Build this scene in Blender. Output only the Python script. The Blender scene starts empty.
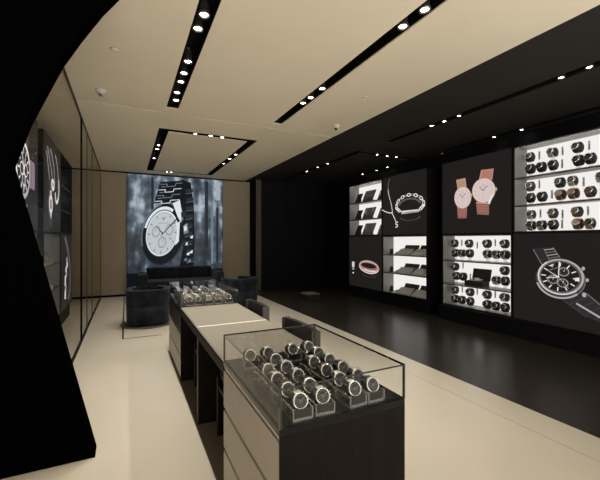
import bpy, math, random
from mathutils import Vector, Matrix
random.seed(7)
PI = math.pi
S = bpy.context.scene
COL = S.collection

# ------------------------------------------------------------------ materials
def nodes_of(name):
    m = bpy.data.materials.new(name); m.use_nodes = True
    nt = m.node_tree
    return m, nt, nt.nodes['Principled BSDF']

def mat(name, col, rough=.5, metal=0., spec=.5, var=.0, scale=8., stretch=(1, 1, 1), emit=None, estr=0., bump=0., sheen=0., coat=0.):
    m, nt, b = nodes_of(name)
    b.inputs['Roughness'].default_value = rough
    b.inputs['Metallic'].default_value = metal
    b.inputs['Specular IOR Level'].default_value = spec
    b.inputs['Base Color'].default_value = (*col, 1)
    if sheen: b.inputs['Sheen Weight'].default_value = sheen
    if coat:
        b.inputs['Coat Weight'].default_value = coat; b.inputs['Coat Roughness'].default_value = .05
    if var or bump:
        tc = nt.nodes.new('ShaderNodeTexCoord'); mp = nt.nodes.new('ShaderNodeMapping')
        mp.inputs['Scale'].default_value = stretch
        nz = nt.nodes.new('ShaderNodeTexNoise'); nz.inputs['Scale'].default_value = scale; nz.inputs['Detail'].default_value = 5
        nt.links.new(tc.outputs['Object'], mp.inputs['Vector']); nt.links.new(mp.outputs[0], nz.inputs['Vector'])
        if var:
            r = nt.nodes.new('ShaderNodeValToRGB')
            r.color_ramp.elements[0].position = .3; r.color_ramp.elements[1].position = .7
            r.color_ramp.elements[0].color = (*[c * (1 - var) for c in col], 1)
            r.color_ramp.elements[1].color = (*[min(1, c * (1 + var)) for c in col], 1)
            nt.links.new(nz.outputs['Fac'], r.inputs['Fac']); nt.links.new(r.outputs['Color'], b.inputs['Base Color'])
        if bump:
            bp = nt.nodes.new('ShaderNodeBump'); bp.inputs['Strength'].default_value = bump; bp.inputs['Distance'].default_value = .01
            nt.links.new(nz.outputs['Fac'], bp.inputs['Height']); nt.links.new(bp.outputs[0], b.inputs['Normal'])
    if emit:
        b.inputs['Emission Color'].default_value = (*emit, 1); b.inputs['Emission Strength'].default_value = estr
    return m

def glass(name, tint, refl=1., rough=.0, haze=0., const=False):
    m = bpy.data.materials.new(name); m.use_nodes = True
    nt = m.node_tree; nt.nodes.clear()
    out = nt.nodes.new('ShaderNodeOutputMaterial')
    tr = nt.nodes.new('ShaderNodeBsdfTransparent'); tr.inputs[0].default_value = (*tint, 1)
    gl = nt.nodes.new('ShaderNodeBsdfGlossy'); gl.inputs['Roughness'].default_value = rough
    mx = nt.nodes.new('ShaderNodeMixShader')
    if const:
        mx.inputs[0].default_value = refl
    else:
        lw = nt.nodes.new('ShaderNodeLayerWeight'); lw.inputs['Blend'].default_value = .5     # facing = 1 - cos
        pw = nt.nodes.new('ShaderNodeMath'); pw.operation = 'POWER'; pw.inputs[1].default_value = 5.
        mu = nt.nodes.new('ShaderNodeMath'); mu.operation = 'MULTIPLY_ADD'; mu.inputs[1].default_value = .96 * refl; mu.inputs[2].default_value = .04 * refl; mu.use_clamp = True
        nt.links.new(lw.outputs['Facing'], pw.inputs[0]); nt.links.new(pw.outputs[0], mu.inputs[0]); nt.links.new(mu.outputs[0], mx.inputs[0])
    base = tr.outputs[0]
    if haze:
        df = nt.nodes.new('ShaderNodeBsdfDiffuse'); df.inputs[0].default_value = (.9, .9, .9, 1)
        m2 = nt.nodes.new('ShaderNodeMixShader'); m2.inputs[0].default_value = haze
        nt.links.new(tr.outputs[0], m2.inputs[1]); nt.links.new(df.outputs[0], m2.inputs[2]); base = m2.outputs[0]
    nt.links.new(base, mx.inputs[1]); nt.links.new(gl.outputs[0], mx.inputs[2]); nt.links.new(mx.outputs[0], out.inputs[0])
    return m

def lit(name, col, strength, base=.05):
    """backlit print / screen colour"""
    m, nt, b = nodes_of(name)
    b.inputs['Base Color'].default_value = (*[c * base for c in col], 1)
    b.inputs['Roughness'].default_value = .35
    b.inputs['Specular IOR Level'].default_value = .12
    b.inputs['Emission Color'].default_value = (*col, 1)
    b.inputs['Emission Strength'].default_value = strength
    m.cycles.emission_sampling = 'NONE'
    return m

M = {}
M['floor'] = mat('pale_polished_stone', (.585, .535, .445), .19, spec=.38, var=.05, scale=.9)
M['floor_seam'] = mat('stone_seam', (.30, .26, .20), .5)
M['floor_dark'] = mat('dark_polished_stone', (.030, .026, .021), .26, spec=.3, var=.1, scale=2)
M['floor_taupe'] = mat('taupe_stone', (.17, .145, .11), .3, var=.05, scale=3)
M['ceil'] = mat('beige_ceiling_paint', (.82, .745, .59), .8, spec=.05, var=.02, scale=1.5)
M['ceil_dark'] = mat('charcoal_ceiling_paint', (.028, .025, .022), .75, spec=.15, var=.05, scale=1.5)
M['slot'] = mat('black_slot', (.006, .006, .006), .8, spec=.1)
M['wall'] = mat('beige_wall_panel', (.42, .36, .27), .65, spec=.2, var=.03, scale=1.5)
M['wall_dark'] = mat('black_wall_panel', (.007, .007, .009), .6, spec=.15, var=.1, scale=3)
M['wall_brown'] = mat('brown_column', (.10, .085, .068), .6, var=.1, scale=3)
M['black'] = mat('matt_black', (.004, .004, .004), .9, spec=.05)
M['void'] = mat('black_panel_paint', (.0012, .0012, .0012), 1., spec=.0)
M['frame'] = mat('black_lacquer_frame', (.009, .0085, .0085), .6, spec=.2, var=.1)
M['wood'] = mat('dark_wenge_wood', (.0075, .0056, .0045), .42, spec=.12, var=.35, scale=6, stretch=(8, 8, .7))
M['taupe'] = mat('taupe_drawer_front', (.50, .465, .425), .5, var=.04, scale=12)
M['pad'] = mat('beige_leather_pad', (.23, .21, .17), .42, var=.03, scale=30, bump=.05)
M['steel'] = mat('brushed_steel', (.62, .6, .56), .28, 1.)
M['dsteel'] = mat('dark_steel', (.18, .17, .17), .3, 1.)
M['brass'] = mat('rose_gold', (.75, .45, .33), .3, 1.)
M['black_top'] = mat('black_lacquer_top', (.006, .0055, .0055), .14, spec=.3)
M['navy'] = mat('navy_velvet', (.010, .0135, .021), .75, spec=.15, var=.8, scale=6, sheen=.09, bump=.3)
M['shadow_grey'] = mat('grey_floor_shadow', (.10, .09, .075), .6)
M['chairwood'] = mat('dark_brown_leather', (.016, .0135, .012), .55, spec=.2, var=.15, scale=14)
M['chairedge'] = mat('chair_piping', (.07, .06, .052), .4)
M['glass'] = glass('clear_glass', (.975, .977, .973), .45)
M['glassedge'] = mat('dark_glass_edge', (.02, .026, .024), .08, spec=1.)
M['wallglass'] = glass('grey_glass', (.94, .935, .92), .02, const=True)
M['acrylic'] = glass('clear_acrylic', (.96, .96, .955), 1.2, 0.)
M['acrylic_edge'] = glass('polished_acrylic_edge', (.95, .95, .94), 3., .05, haze=.28)
M['acrylic_thin'] = glass('thin_clear_acrylic', (.93, .93, .93), .5, .05, haze=.02)
M['shelfglass'] = glass('shelf_glass', (.82, .86, .85), 1., .02, haze=.05)
M['niche_white'] = lit('backlit_white', (1., .965, .935), .86, .12)
M['niche_white'].cycles.emission_sampling = 'AUTO'
M['niche_side'] = mat('grey_niche_lining', (.27, .266, .262), .35, var=.05, scale=6)
M['niche_shelf'] = mat('dark_shelf', (.16, .15, .145), .4)
M['niche_dim'] = lit('dim_back_panel', (.03, .035, .042), .9, .9)
M['niche_grey'] = lit('dim_grey_back_panel', (.26, .275, .275), .9, .9)
M['easel'] = mat('grey_suede_board', (.15, .15, .14), .8, var=.15, scale=20)
M['easel_dark'] = mat('black_suede', (.018, .017, .017), .8, var=.15, scale=20)
M['tray'] = mat('pale_grey_suede', (.36, .365, .34), .8, var=.1, scale=20)
M['silver'] = mat('silver', (.8, .79, .77), .25, 1.)
M['led'] = lit('led_strip', (1., .95, .88), 6., .1)
M['led'].cycles.emission_sampling = 'AUTO'
M['strip'] = mat('pale_inlay_strip', (.8, .78, .72), .4)
M['seam'] = mat('glass_joint', (.10, .085, .065), .6)
M['card'] = mat('printed_card', (.8, .79, .77), .6)
M['pale'] = mat('pale_grey_cushion', (.5, .5, .48), .7)
M['lamp'] = lit('lamp_lens', (1, .95, .86), 30., .1)
M['lampbody'] = mat('lamp_housing', (.02, .02, .02), .4)
M['lampring'] = mat('lamp_ring', (.25, .24, .22), .3, .8)
M['plastic'] = mat('white_plastic', (.62, .58, .50), .4)
M['dome'] = mat('smoked_dome', (.02, .02, .02), .1)
# watches
M['dial_dark'] = mat('dark_dial', (.006, .005, .005), .35)
M['dial_pale'] = mat('pale_dial', (.62, .59, .54), .35)
M['dial_olive'] = mat('olive_brown_dial', (.20, .165, .11), .35)
M['mark'] = mat('dial_markers', (.30, .29, .27), .4)
M['wcase'] = mat('watch_case_steel', (.82, .81, .79), .2, 1.)
M['wsteel'] = mat('polished_watch_steel', (.92, .90, .87), .3, .75)
M['leather_blk'] = mat('black_leather', (.016, .014, .013), .5, var=.2, scale=60)
M['leather_brn'] = mat('tan_leather', (.13, .085, .05), .5, var=.2, scale=60)
M['cush'] = mat('dark_watch_cushion', (.02, .018, .018), .7)
M['cush_tan'] = mat('olive_watch_cushion', (.16, .135, .095), .7)
# prints
M['p_bg'] = lit('print_charcoal', (.0135, .0115, .0115), 1., .3)
M['p_white'] = lit('print_white', (.80, .76, .76), 1.)
M['p_lgrey'] = lit('print_light_grey', (.42, .38, .385), 1.)
M['p_grey'] = lit('print_grey', (.17, .15, .155), 1.)
M['p_dgrey'] = lit('print_dark_grey', (.055, .048, .05), 1.)
M['p_strap'] = lit('print_strap_grey', (.028, .024, .025), 1.)
M['p_black'] = lit('print_black', (.006, .006, .008), 1.)
M['p_pink'] = lit('print_salmon', (.44, .20, .155), 1.)
M['p_pinkd'] = lit('print_dark_salmon', (.28, .125, .095), 1.)
M['p_rose'] = lit('print_rose_gold', (.55, .33, .25), 1.)
M['p_dialp'] = lit('print_blush_dial', (.66, .54, .52), 1.)
M['p_tan'] = lit('print_tan', (.45, .29, .19), 1.)
M['p_mauve'] = lit('print_mauve', (.28, .21, .27), 1.)
M['b_dial'] = lit('print_silver_dial', (.50, .54, .57), 1.)
M['b_dial2'] = lit('print_silver_subdial', (.36, .40, .43), 1.)
M['b_light'] = lit('print_cool_white', (.68, .74, .78), 1.)
M['b_mid'] = lit('print_cool_grey', (.16, .20, .235), 1.)
M['b_dark'] = lit('print_cool_dark', (.018, .025, .034), 1.)
M['b_black'] = lit('print_cool_black', (.004, .006, .009), 1.)

def poster_bg():
    """blurred blue-grey street behind the printed watch"""
    m, nt, b = nodes_of('print_blurred_street')
    m.cycles.emission_sampling = 'NONE'
    N = nt.nodes.new; L = nt.links.new
    tc = N('ShaderNodeTexCoord')
    mp = N('ShaderNodeMapping'); mp.inputs['Scale'].default_value = (3.2, 1, 1.0)
    nz = N('ShaderNodeTexNoise'); nz.inputs['Scale'].default_value = 1.15; nz.inputs['Detail'].default_value = 2.2
    L(tc.outputs['Object'], mp.inputs[0]); L(mp.outputs[0], nz.inputs['Vector'])
    n2 = N('ShaderNodeTexNoise'); n2.inputs['Scale'].default_value = 4.5; n2.inputs['Detail'].default_value = 1.5
    L(tc.outputs['Object'], n2.inputs['Vector'])
    mx = N('ShaderNodeMath'); mx.operation = 'MULTIPLY_ADD'; mx.inputs[1].default_value = .45
    L(n2.outputs['Fac'], mx.inputs[0])
    m3 = N('ShaderNodeMath'); m3.operation = 'MULTIPLY'; m3.inputs[1].default_value = .75
    L(nz.outputs['Fac'], m3.inputs[0]); L(m3.outputs[0], mx.inputs[2])
    sx = N('ShaderNodeSeparateXYZ'); L(tc.outputs['Object'], sx.inputs[0])
    hr = N('ShaderNodeMapRange'); hr.inputs[1].default_value = .1; hr.inputs[2].default_value = 2.6
    hr.inputs[3].default_value = -.13; hr.inputs[4].default_value = .05
    L(sx.outputs['Z'], hr.inputs[0])
    ad = N('ShaderNodeMath'); L(mx.outputs[0], ad.inputs[0]); L(hr.outputs[0], ad.inputs[1])
    r = N('ShaderNodeValToRGB'); e = r.color_ramp.elements
    e.new(.35); e.new(.65)
    for el, (p, c) in zip(list(e), ((.40, (.007, .011, .017)), (.53, (.024, .037, .052)), (.65, (.080, .110, .145)), (.82, (.44, .51, .58)))):
        el.position = p; el.color = (*c, 1)
    L(ad.outputs[0], r.inputs[0]); L(r.outputs[0], b.inputs['Emission Color'])
    b.inputs['Emission Strength'].default_value = 1.
    b.inputs['Base Color'].default_value = (.01, .012, .015, 1)
    b.inputs['Roughness'].default_value = .4
    return m
M['b_bg'] = poster_bg()

# ------------------------------------------------------------------ mesh builder
class MB:
    def __init__(self): self.v = []; self.f = []; self.m = []; self.s = []; self.names = []
    def mi(self, n):
        if n not in self.names: self.names.append(n)
        return self.names.index(n)
    def face(self, idx, mt, smooth=False):
        self.f.append(idx); self.m.append(self.mi(mt)); self.s.append(smooth)
    def add(self, pts): 
        b = len(self.v); self.v += [tuple(p) for p in pts]; return b
    def box(self, a, b, mt, M4=None):
        x0, y0, z0 = a; x1, y1, z1 = b
        P = [Vector(p) for p in ((x0,y0,z0),(x1,y0,z0),(x1,y1,z0),(x0,y1,z0),(x0,y0,z1),(x1,y0,z1),(x1,y1,z1),(x0,y1,z1))]
        if M4: P = [M4 @ p for p in P]
        k = self.add(P)
        ms = mt if isinstance(mt, (list, tuple)) else [mt] * 6     # -z +z -y +x +y -x
        for q, mm in zip(((0,3,2,1),(4,5,6,7),(0,1,5,4),(1,2,6,5),(2,3,7,6),(3,0,4,7)), ms):
            self.face([k + i for i in q], mm)
        return self
    def poly(self, pts, mt):
        k = self.add(pts); self.face(list(range(k, k + len(pts))), mt)
    def prism(self, pts, off, mt, side=None):
        """polygon pts (3D) extruded by vector off"""
        n = len(pts); off = Vector(off)
        k = self.add(pts); self.add([Vector(p) + off for p in pts])
        self.face([k + i for i in range(n)][::-1], mt); self.face([k + n + i for i in range(n)], mt)
        for i in range(n):
            j = (i + 1) % n
            self.face([k + i, k + j, k + n + j, k + n + i], side or mt)
    def lathe(self, prof, mt, T=None, n=32, smooth=True):
        """prof list of (r,z) about the z axis of T"""
        T = T or Matrix()
        mts = mt if isinstance(mt, (list, tuple)) else [mt] * (len(prof) - 1)
        rows = []
        for r, z in prof:
            if r < 1e-7: rows.append([self.add([T @ Vector((0, 0, z))])])
            else:
                k = self.add([T @ Vector((r * math.cos(2*PI*i/n), r * math.sin(2*PI*i/n), z)) for i in range(n)])
                rows.append([k + i for i in range(n)])
        for a, b, mm in zip(rows, rows[1:], mts):
            for i in range(n):
                j = (i + 1) % n
                if len(a) == 1 and len(b) == 1: continue
                if len(a) == 1: self.face([a[0], b[i], b[j]], mm, smooth)
                elif len(b) == 1: self.face([a[i], a[j], b[0]], mm, smooth)
                else: self.face([a[i], a[j], b[j], b[i]], mm, smooth)
    def cyl(self, p, q, r, mt, n=16, r2=None):
        p = Vector(p); q = Vector(q); d = q - p
        T = Matrix.Translation(p) @ d.to_track_quat('Z', 'Y').to_matrix().to_4x4()
        r2 = r if r2 is None else r2
        self.lathe([(0, 0), (r, 0)], mt, T, n, False)
        self.lathe([(r, 0), (r2, d.length)], mt, T, n, True)
        self.lathe([(r2, d.length), (0, d.length)], mt, T, n, False)
    def tube(self, pts, r, mt, n=8):
        pts = [Vector(p) for p in pts]
        for a, b in zip(pts, pts[1:]): self.cyl(a, b, r, mt, n)
    def loft(self, rings, mt, closed=False, caps=True, smooth=True):
        n = len(rings[0]); ks = [self.add(r) for r in rings]
        L = len(rings)
        for i in range(L if closed else L - 1):
            a, b = ks[i], ks[(i + 1) % L]
            for j in range(n):
                q = (j + 1) % n
                self.face([a + j, a + q, b + q, b + j], mt, smooth)
        if caps and not closed:
            self.face([ks[0] + j for j in range(n)][::-1], mt); self.face([ks[-1] + j for j in range(n)], mt)
    def build(self, name, parent=None, bevel=0., seg=2, local=False):
        me = bpy.data.meshes.new(name)
        o = bpy.data.objects.new(name, me); COL.objects.link(o)
        off = Vector((0, 0, 0))
        if parent is not None and not local:
            p = parent
            while p: off += p.location; p = p.parent
        me.from_pydata([Vector(v) - off for v in self.v], [], self.f)
        for n in self.names: me.materials.append(M[n])
        me.polygons.foreach_set('material_index', self.m)
        me.polygons.foreach_set('use_smooth', self.s)
        me.update()
        if parent is not None: o.parent = parent
        if bevel:
            bm = o.modifiers.new('bevel', 'BEVEL'); bm.width = bevel; bm.segments = seg; bm.limit_method = 'ANGLE'; bm.angle_limit = math.radians(40)
        return o

def tag(o, label=None, cat=None, group=None, kind=None):
    if label: o['label'] = label
    if cat: o['category'] = cat
    if group: o['group'] = group
    if kind: o['kind'] = kind
    return o
def thing(name, loc, label, cat, group=None, rz=0.):
    o = bpy.data.objects.new(name, None); COL.objects.link(o)
    o.location = loc; o.rotation_euler = (0, 0, rz); o.empty_display_size = .05
    return tag(o, label, cat, group)
def struct(mb, name, label, bevel=0.):
    o = mb.build(name, bevel=bevel); return tag(o, label, name.split('_')[0].split('.')[0], kind='structure')
def dup(root, loc, rz=None, label=None, group=None, scale=None):
    r = root.copy(); COL.objects.link(r); r.location = loc
    if rz is not None: r.rotation_euler = (0, 0, rz)
    if scale: r.scale = (scale,) * 3
    if label: r['label'] = label
    if group: r['group'] = group
    for ch in list(root.children):
        c = ch.copy(); COL.objects.link(c); c.parent = r
        for g in list(ch.children):
            d = g.copy(); COL.objects.link(d); d.parent = c
    return r
def remove_tree(o):
    for c in list(o.children): remove_tree(c)
    bpy.data.objects.remove(o)
ORD = ['first', 'second', 'third', 'fourth', 'fifth', 'sixth', 'seventh', 'eighth']

# ------------------------------------------------------------------ room constants (metres)
H = 3.1
XG = -.545            # glass partition
XL = -1.3             # wall behind the left displays
XR = 5.6              # right wall
YB = 9.85             # beige back wall
YF = -1.5
XD = 3.0              # floor changes from pale to dark

# floor
b = MB(); b.box((XL, YF, -.1), (2.675, YB, 0), 'floor'); b.box((2.675, YF, -.1), (2.682, YB, -.0006), 'floor_seam'); b.box((2.682, YF, -.1), (XD, YB, 0), 'floor')
struct(b, 'floor', 'pale polished stone floor on the left of the shop')
b = MB(); b.box((XD, YF, -.1), (XR, YB, 0), 'floor_dark')
struct(b, 'floor.001', 'dark polished stone floor in front of the right wall')
b = MB(); b.box((.472, .9, 0), (1.075, 4.74, .003), 'floor_taupe')
struct(b, 'floor.002', 'taupe stone strip let into the floor under the counters')
b = MB()
b.box((-.05, 5.59, 0), (-.03, 9.8, .0012), 'black'); b.box((-.03, 5.59, 0), (.474, 5.61, .0012), 'black')
struct(b, 'trim_1', 'thin black inlaid line in the floor round the lounge corner')

# ceilings with recessed slots
def slotted_ceiling(name, x0, x1, y0, y1, holes, mt, label, grooves=()):
    xs = sorted({x0, x1, *[h[0] for h in holes], *[h[1] for h in holes]})
    ys = sorted({y0, y1, *[h[2] for h in holes], *[h[3] for h in holes], *[g for gg in grooves for g in gg]})
    def state(i, j):
        if not (0 <= i < len(xs) - 1 and 0 <= j < len(ys) - 1): return 0
        cx = (xs[i] + xs[i+1]) / 2; cy = (ys[j] + ys[j+1]) / 2
        if any(h[0] < cx < h[1] and h[2] < cy < h[3] for h in holes): return 2
        if any(g[0] < cy < g[1] for g in grooves): return 1
        return 0
    D = (0, .02, .14)
    m = MB()
    for i in range(len(xs) - 1):
        for j in range(len(ys) - 1):
            s = state(i, j); z = H + D[s]; X0, X1, Y0, Y1 = xs[i], xs[i+1], ys[j], ys[j+1]
            m.poly([(X0, Y0, z), (X0, Y1, z), (X1, Y1, z), (X1, Y0, z)], 'slot' if s else mt)
            for (di, dj, p, q) in ((1, 0, (X1, Y0), (X1, Y1)), (0, 1, (X0, Y1), (X1, Y1))):
                if i + di >= len(xs) - 1 or j + dj >= len(ys) - 1: continue
                s2 = state(i + di, j + dj)
                if s2 != s:
                    lo, hi = min(D[s], D[s2]), max(D[s], D[s2])
                    edge = min(lo + .012, hi)
                    m.poly([(*p, H + lo), (*q, H + lo), (*q, H + edge), (*p, H + edge)], mt)
                    if hi > edge: m.poly([(*p, H + edge), (*q, H + edge), (*q, H + hi), (*p, H + hi)], 'slot')
    m.box((x0, y0, H + .15), (x1, y1, H + .2), mt)
    return struct(m, name, label)
def ring(x0, x1, y0, y1, w):
    return [(x0, x0 + w, y0, y1), (x1 - w, x1, y0, y1), (x0 + w, x1 - w, y0, y0 + w), (x0 + w, x1 - w, y1 - w, y1)]
slotted_ceiling('ceiling', XL, 3.07, YF, YB, [(.465, .61, .6, 4.83), (1.915, 2.05, .6, 4.80)] + ring(.45, 2.03, 5.76, 9.46, .15), 'ceil',
                'beige ceiling with black recessed lighting slots', grooves=[(5.01, 5.04)])
slotted_ceiling('ceiling.001', 3.07, XR, YF, YB, [(4.02, 4.16, .6, 4.85), (5.38, 5.56, .6, 4.85)] + ring(3.95, 5.56, 5.58, 9.3, .15), 'ceil_dark',
                'charcoal ceiling over the right side with black lighting slots', grooves=[(5.01, 5.04)])

# walls
b = MB(); b.box((XL, YB, 0), (3.22, YB + .15, H), 'wall')
struct(b, 'wall_back', 'beige panelled back wall')
b = MB(); b.box((XL, YB - .012, 0), (.0, YB, .05), 'black'); b.box((2.43, YB - .012, 0), (3.22, YB, .05), 'black')
b.box((XL, YB - .01, H - .03), (3.22, YB, H), 'black')
struct(b, 'baseboard_back', 'thin black shadow gap at the foot and head of the back wall')
b = MB(); b.box((3.22, 9.45, 0), (3.27, YB, H), 'black'); b.box((3.27, 9.47, 0), (3.43, YB, H), 'wall_brown')
struct(b, 'trim_2', 'narrow brown column between the beige and the black back wall')
b = MB(); b.box((3.43, 9.6, 0), (XR, YB, H), 'wall_dark')
for x in (4.1, 4.75): b.box((x, 9.594, 0), (x + .012, 9.6, H), 'frame')
struct(b, 'wall_back.001', 'black panelled back wall at the right')
b = MB(); b.box((XR, YF, 0), (XR + .15, YB, H), 'wall_dark')
struct(b, 'wall_right', 'black right wall behind the display cases')
b = MB(); b.box((XL - .15, YF, 0), (XL, YB, H), 'wall')
struct(b, 'wall_left', 'beige left wall behind the left display cases')
b = MB(); b.box((5.13, 4.93, 0), (XR, 7.57, .25), 'wall_dark'); b.box((5.03, 2.0, 0), (XR, 4.60, .25), 'wall_dark')
struct(b, 'baseboard_right', 'black plinth under the display cases of the right wall')
b = MB(); b.box((XL, 3.68, 0), (-.95, 5.02, .25), 'wall_dark'); b.box((XL, 5.30, 0), (-.95, 7.86, .25), 'wall_dark')
struct(b, 'baseboard_left', 'black plinth under the display cases of the left wall')

# glass partition on the left: four panes and their dark joints
for i, (y0, y1) in enumerate(((2.78, 5.695), (5.71, 6.475), (6.49, 7.395), (7.41, 9.835))):
    b = MB(); b.box((XG - .012, y0, .02), (XG, y1, H - .02), 'wallglass')
    struct(b, 'window_%d' % (i + 1), 'tall grey glass pane of the left partition')
b = MB()
b.box((XG - .022, 2.78, 0), (XG + .006, YB, .02), 'frame'); b.box((XG - .016, 2.78, H - .02), (XG + .002, YB, H), 'seam')
b.box((XG - .018, 5.695, .02), (XG + .004, 5.71, H - .02), 'black')
for y in (6.475, 7.395): b.box((XG - .012, y, .02), (XG, y + .015, H - .02), 'seam')
b.box((XG - .012, 9.835, .02), (XG, YB, H - .02), 'seam')
struct(b, 'trim_3', 'dark tracks and joints of the left glass partition')

# black entrance panel in the foreground
edge = [(-.178, 0), (-.62, 1.85), (-.535, 2.126), (-.468, 2.29), (-.366, 2.533), (-.265, 2.72), (-.141, 2.93), (-.02, H)]
pts = [(XL, 0)] + edge + [(XL, H)]
b = MB(); b.prism([(x, 2.63, z) for x, z in pts], (0, .14, 0), 'void')
t = b.build('entrance_panel'); tag(t, 'large matt black angular entrance panel in the left foreground, its edge notched and curved', 'panel')

# ------------------------------------------------------------------ spotlights
def make_spot():
    r = thing('spotlight', (0, 0, 0), 'x', 'ceiling light')
    b = MB(); b.lathe([(0, .13), (.028, .13), (.034, .09), (.036, .02), (.036, .0)], 'lampbody', n=20); b.build('housing', r)
    b = MB(); b.lathe([(.036, .02), (.043, .018), (.045, .004), (.042, -.002), (.034, .0), (.029, .01)], 'lampring', n=24); b.build('ring', r)
    b = MB(); b.lathe([(0, .004), (.02, .005), (.029, .0095)], 'lamp', n=20); b.build('lens', r)
    return r
SP = make_spot()
def lamp_data(name, power, size, blend, col):
    l = bpy.data.lights.new(name, 'SPOT'); l.energy = power; l.spot_size = math.radians(size); l.spot_blend = blend
    l.color = col; l.shadow_soft_size = .035; return l
WARM = (1., .93, .83)
LD = {'near': lamp_data('slot_beam', 44, 96, .85, WARM), 'ring': lamp_data('ring_beam', 36, 88, .8, WARM), 'dark': lamp_data('dark_beam', 9, 80, .8, (1, .93, .82))}
def spots(pts, label, group, data, tilt=(0, 0)):
    n = len(pts)
    for i, (x, y) in enumerate(pts):
        o = dup(SP, (x, y, H - .005), 0., label.format(ORD[i]), group, .8 if data == 'dark' else None)
        l = bpy.data.objects.new('beam', LD[data]); COL.objects.link(l); l.parent = o
        l.location = (0, 0, -.02); l.rotation_euler = (tilt[0], tilt[1], 0)
spots([(.53, 2.25), (.53, 2.72), (.52, 2.92), (.53, 3.50), (.53, 3.76), (.53, 3.98), (.53, 4.29), (.545, 4.53)], 'round spotlight in the left beige ceiling slot, {} from the entrance', 'spotlights in the left slot', 'near')
spots([(1.98, 1.94), (1.98, 2.17), (1.98, 3.46), (1.98, 3.74), (1.975, 3.93)], 'round spotlight in the long diagonal beige ceiling slot, {} from the entrance', 'spotlights in the middle slot', 'near')
spots([(.525, 6.82), (.525, 7.13), (.525, 7.94)], 'spotlight on the left side of the square beige ceiling slot, {} from the front', 'spotlights in the square slot', 'ring')
spots([(1.00, 5.835), (1.24, 5.835), (1.43, 5.835)], 'spotlight on the front side of the square beige ceiling slot, {} from left', 'spotlights in the square slot', 'ring')
spots([(1.955, 6.88), (1.955, 7.32), (1.955, 7.82)], 'spotlight on the right side of the square beige ceiling slot, {} from the front', 'spotlights in the square slot', 'ring')
spots([(.92, 9.385), (1.02, 9.385)], 'spotlight over the large watch poster, {} from left', 'spotlights in the square slot', 'ring')
spots([(4.09, 1.87), (4.09, 2.12), (4.09, 3.39), (4.09, 3.64), (4.09, 3.87)], 'small spotlight in the charcoal ceiling slot, {} from the entrance', 'spotlights in the dark slot', 'dark')
spots([(4.02, 6.80), (4.02, 7.24), (4.02, 7.79)], 'spotlight on the left side of the square charcoal ceiling slot, {} from the front', 'spotlights in the dark square slot', 'dark')
spots([(4.49, 5.65), (4.74, 5.65), (4.98, 5.65)], 'spotlight on the front side of the square charcoal ceiling slot, {} from left', 'spotlights in the dark square slot', 'dark')
spots([(5.48, 6.52), (5.48, 6.92), (5.48, 7.49)], 'spotlight on the right side of the square charcoal ceiling slot, {} from the front', 'spotlights in the dark square slot', 'dark')
spots([(5.47, 3.39), (5.47, 3.84)], 'spotlight in the charcoal slot above the right wall displays, {} from the entrance', 'spotlights over the right wall', 'dark')
remove_tree(SP)

# ceiling cameras, detector, sprinkler
def dome_cam(x, y, label):
    r = thing('security_camera', (x, y, H), label, 'security camera')
    b = MB(); b.lathe([(0, 0), (.055, 0), (.058, -.012), (.05, -.028), (.036, -.034)], 'plastic', Matrix.Translation((x, y, H)), 24); b.build('housing', r)
    b = MB(); b.lathe([(.036, -.034), (.034, -.05), (.024, -.064), (0, -.07)], 'plastic', Matrix.Translation((x, y, H)), 24); d = b.build('ball', r)
    b = MB(); T = Matrix.Translation((x, y, H - .055)) @ Vector((-.1 - x * .4, -1, -.35)).to_track_quat('Z', 'Y').to_matrix().to_4x4()
    b.lathe([(.019, .018), (.019, .034), (.012, .036), (0, .034)], 'dome', T, 16); b.build('lens', d)
dome_cam(-.255, 4.60, 'small cream dome camera on the beige ceiling near the glass partition')
dome_cam(2.80, 4.47, 'small cream dome camera on the beige ceiling near the charcoal ceiling edge')
r = thing('smoke_detector', (-.09, 3.56, H), 'flat round cream disc detector on the ceiling near the entrance panel', 'smoke detector')
T = Matrix.Translation((-.09, 3.56, H))
b = MB(); b.lathe([(.036, 0), (.038, -.005), (.034, -.008), (0, -.009)], 'ceil', T, 28); b.build('cover', r)
b = MB(); b.lathe([(.036, -.001), (.042, -.001), (.042, -.002), (.038, -.003)], 'dsteel', T, 28); b.build('rim', r)
r = thing('sprinkler', (2.57, 3.45, H), 'small flush round sprinkler cap on the beige ceiling beside the diagonal slot', 'sprinkler')
T = Matrix.Translation((2.57, 3.45, H))
b = MB(); b.lathe([(0, -.007), (.034, -.006), (.038, 0)], 'ceil', T, 24); b.build('cap', r)
b = MB(); b.lathe([(.038, -.003), (.046, -.002), (.046, 0)], 'plastic', T, 24); b.build('ring', r)

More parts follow.
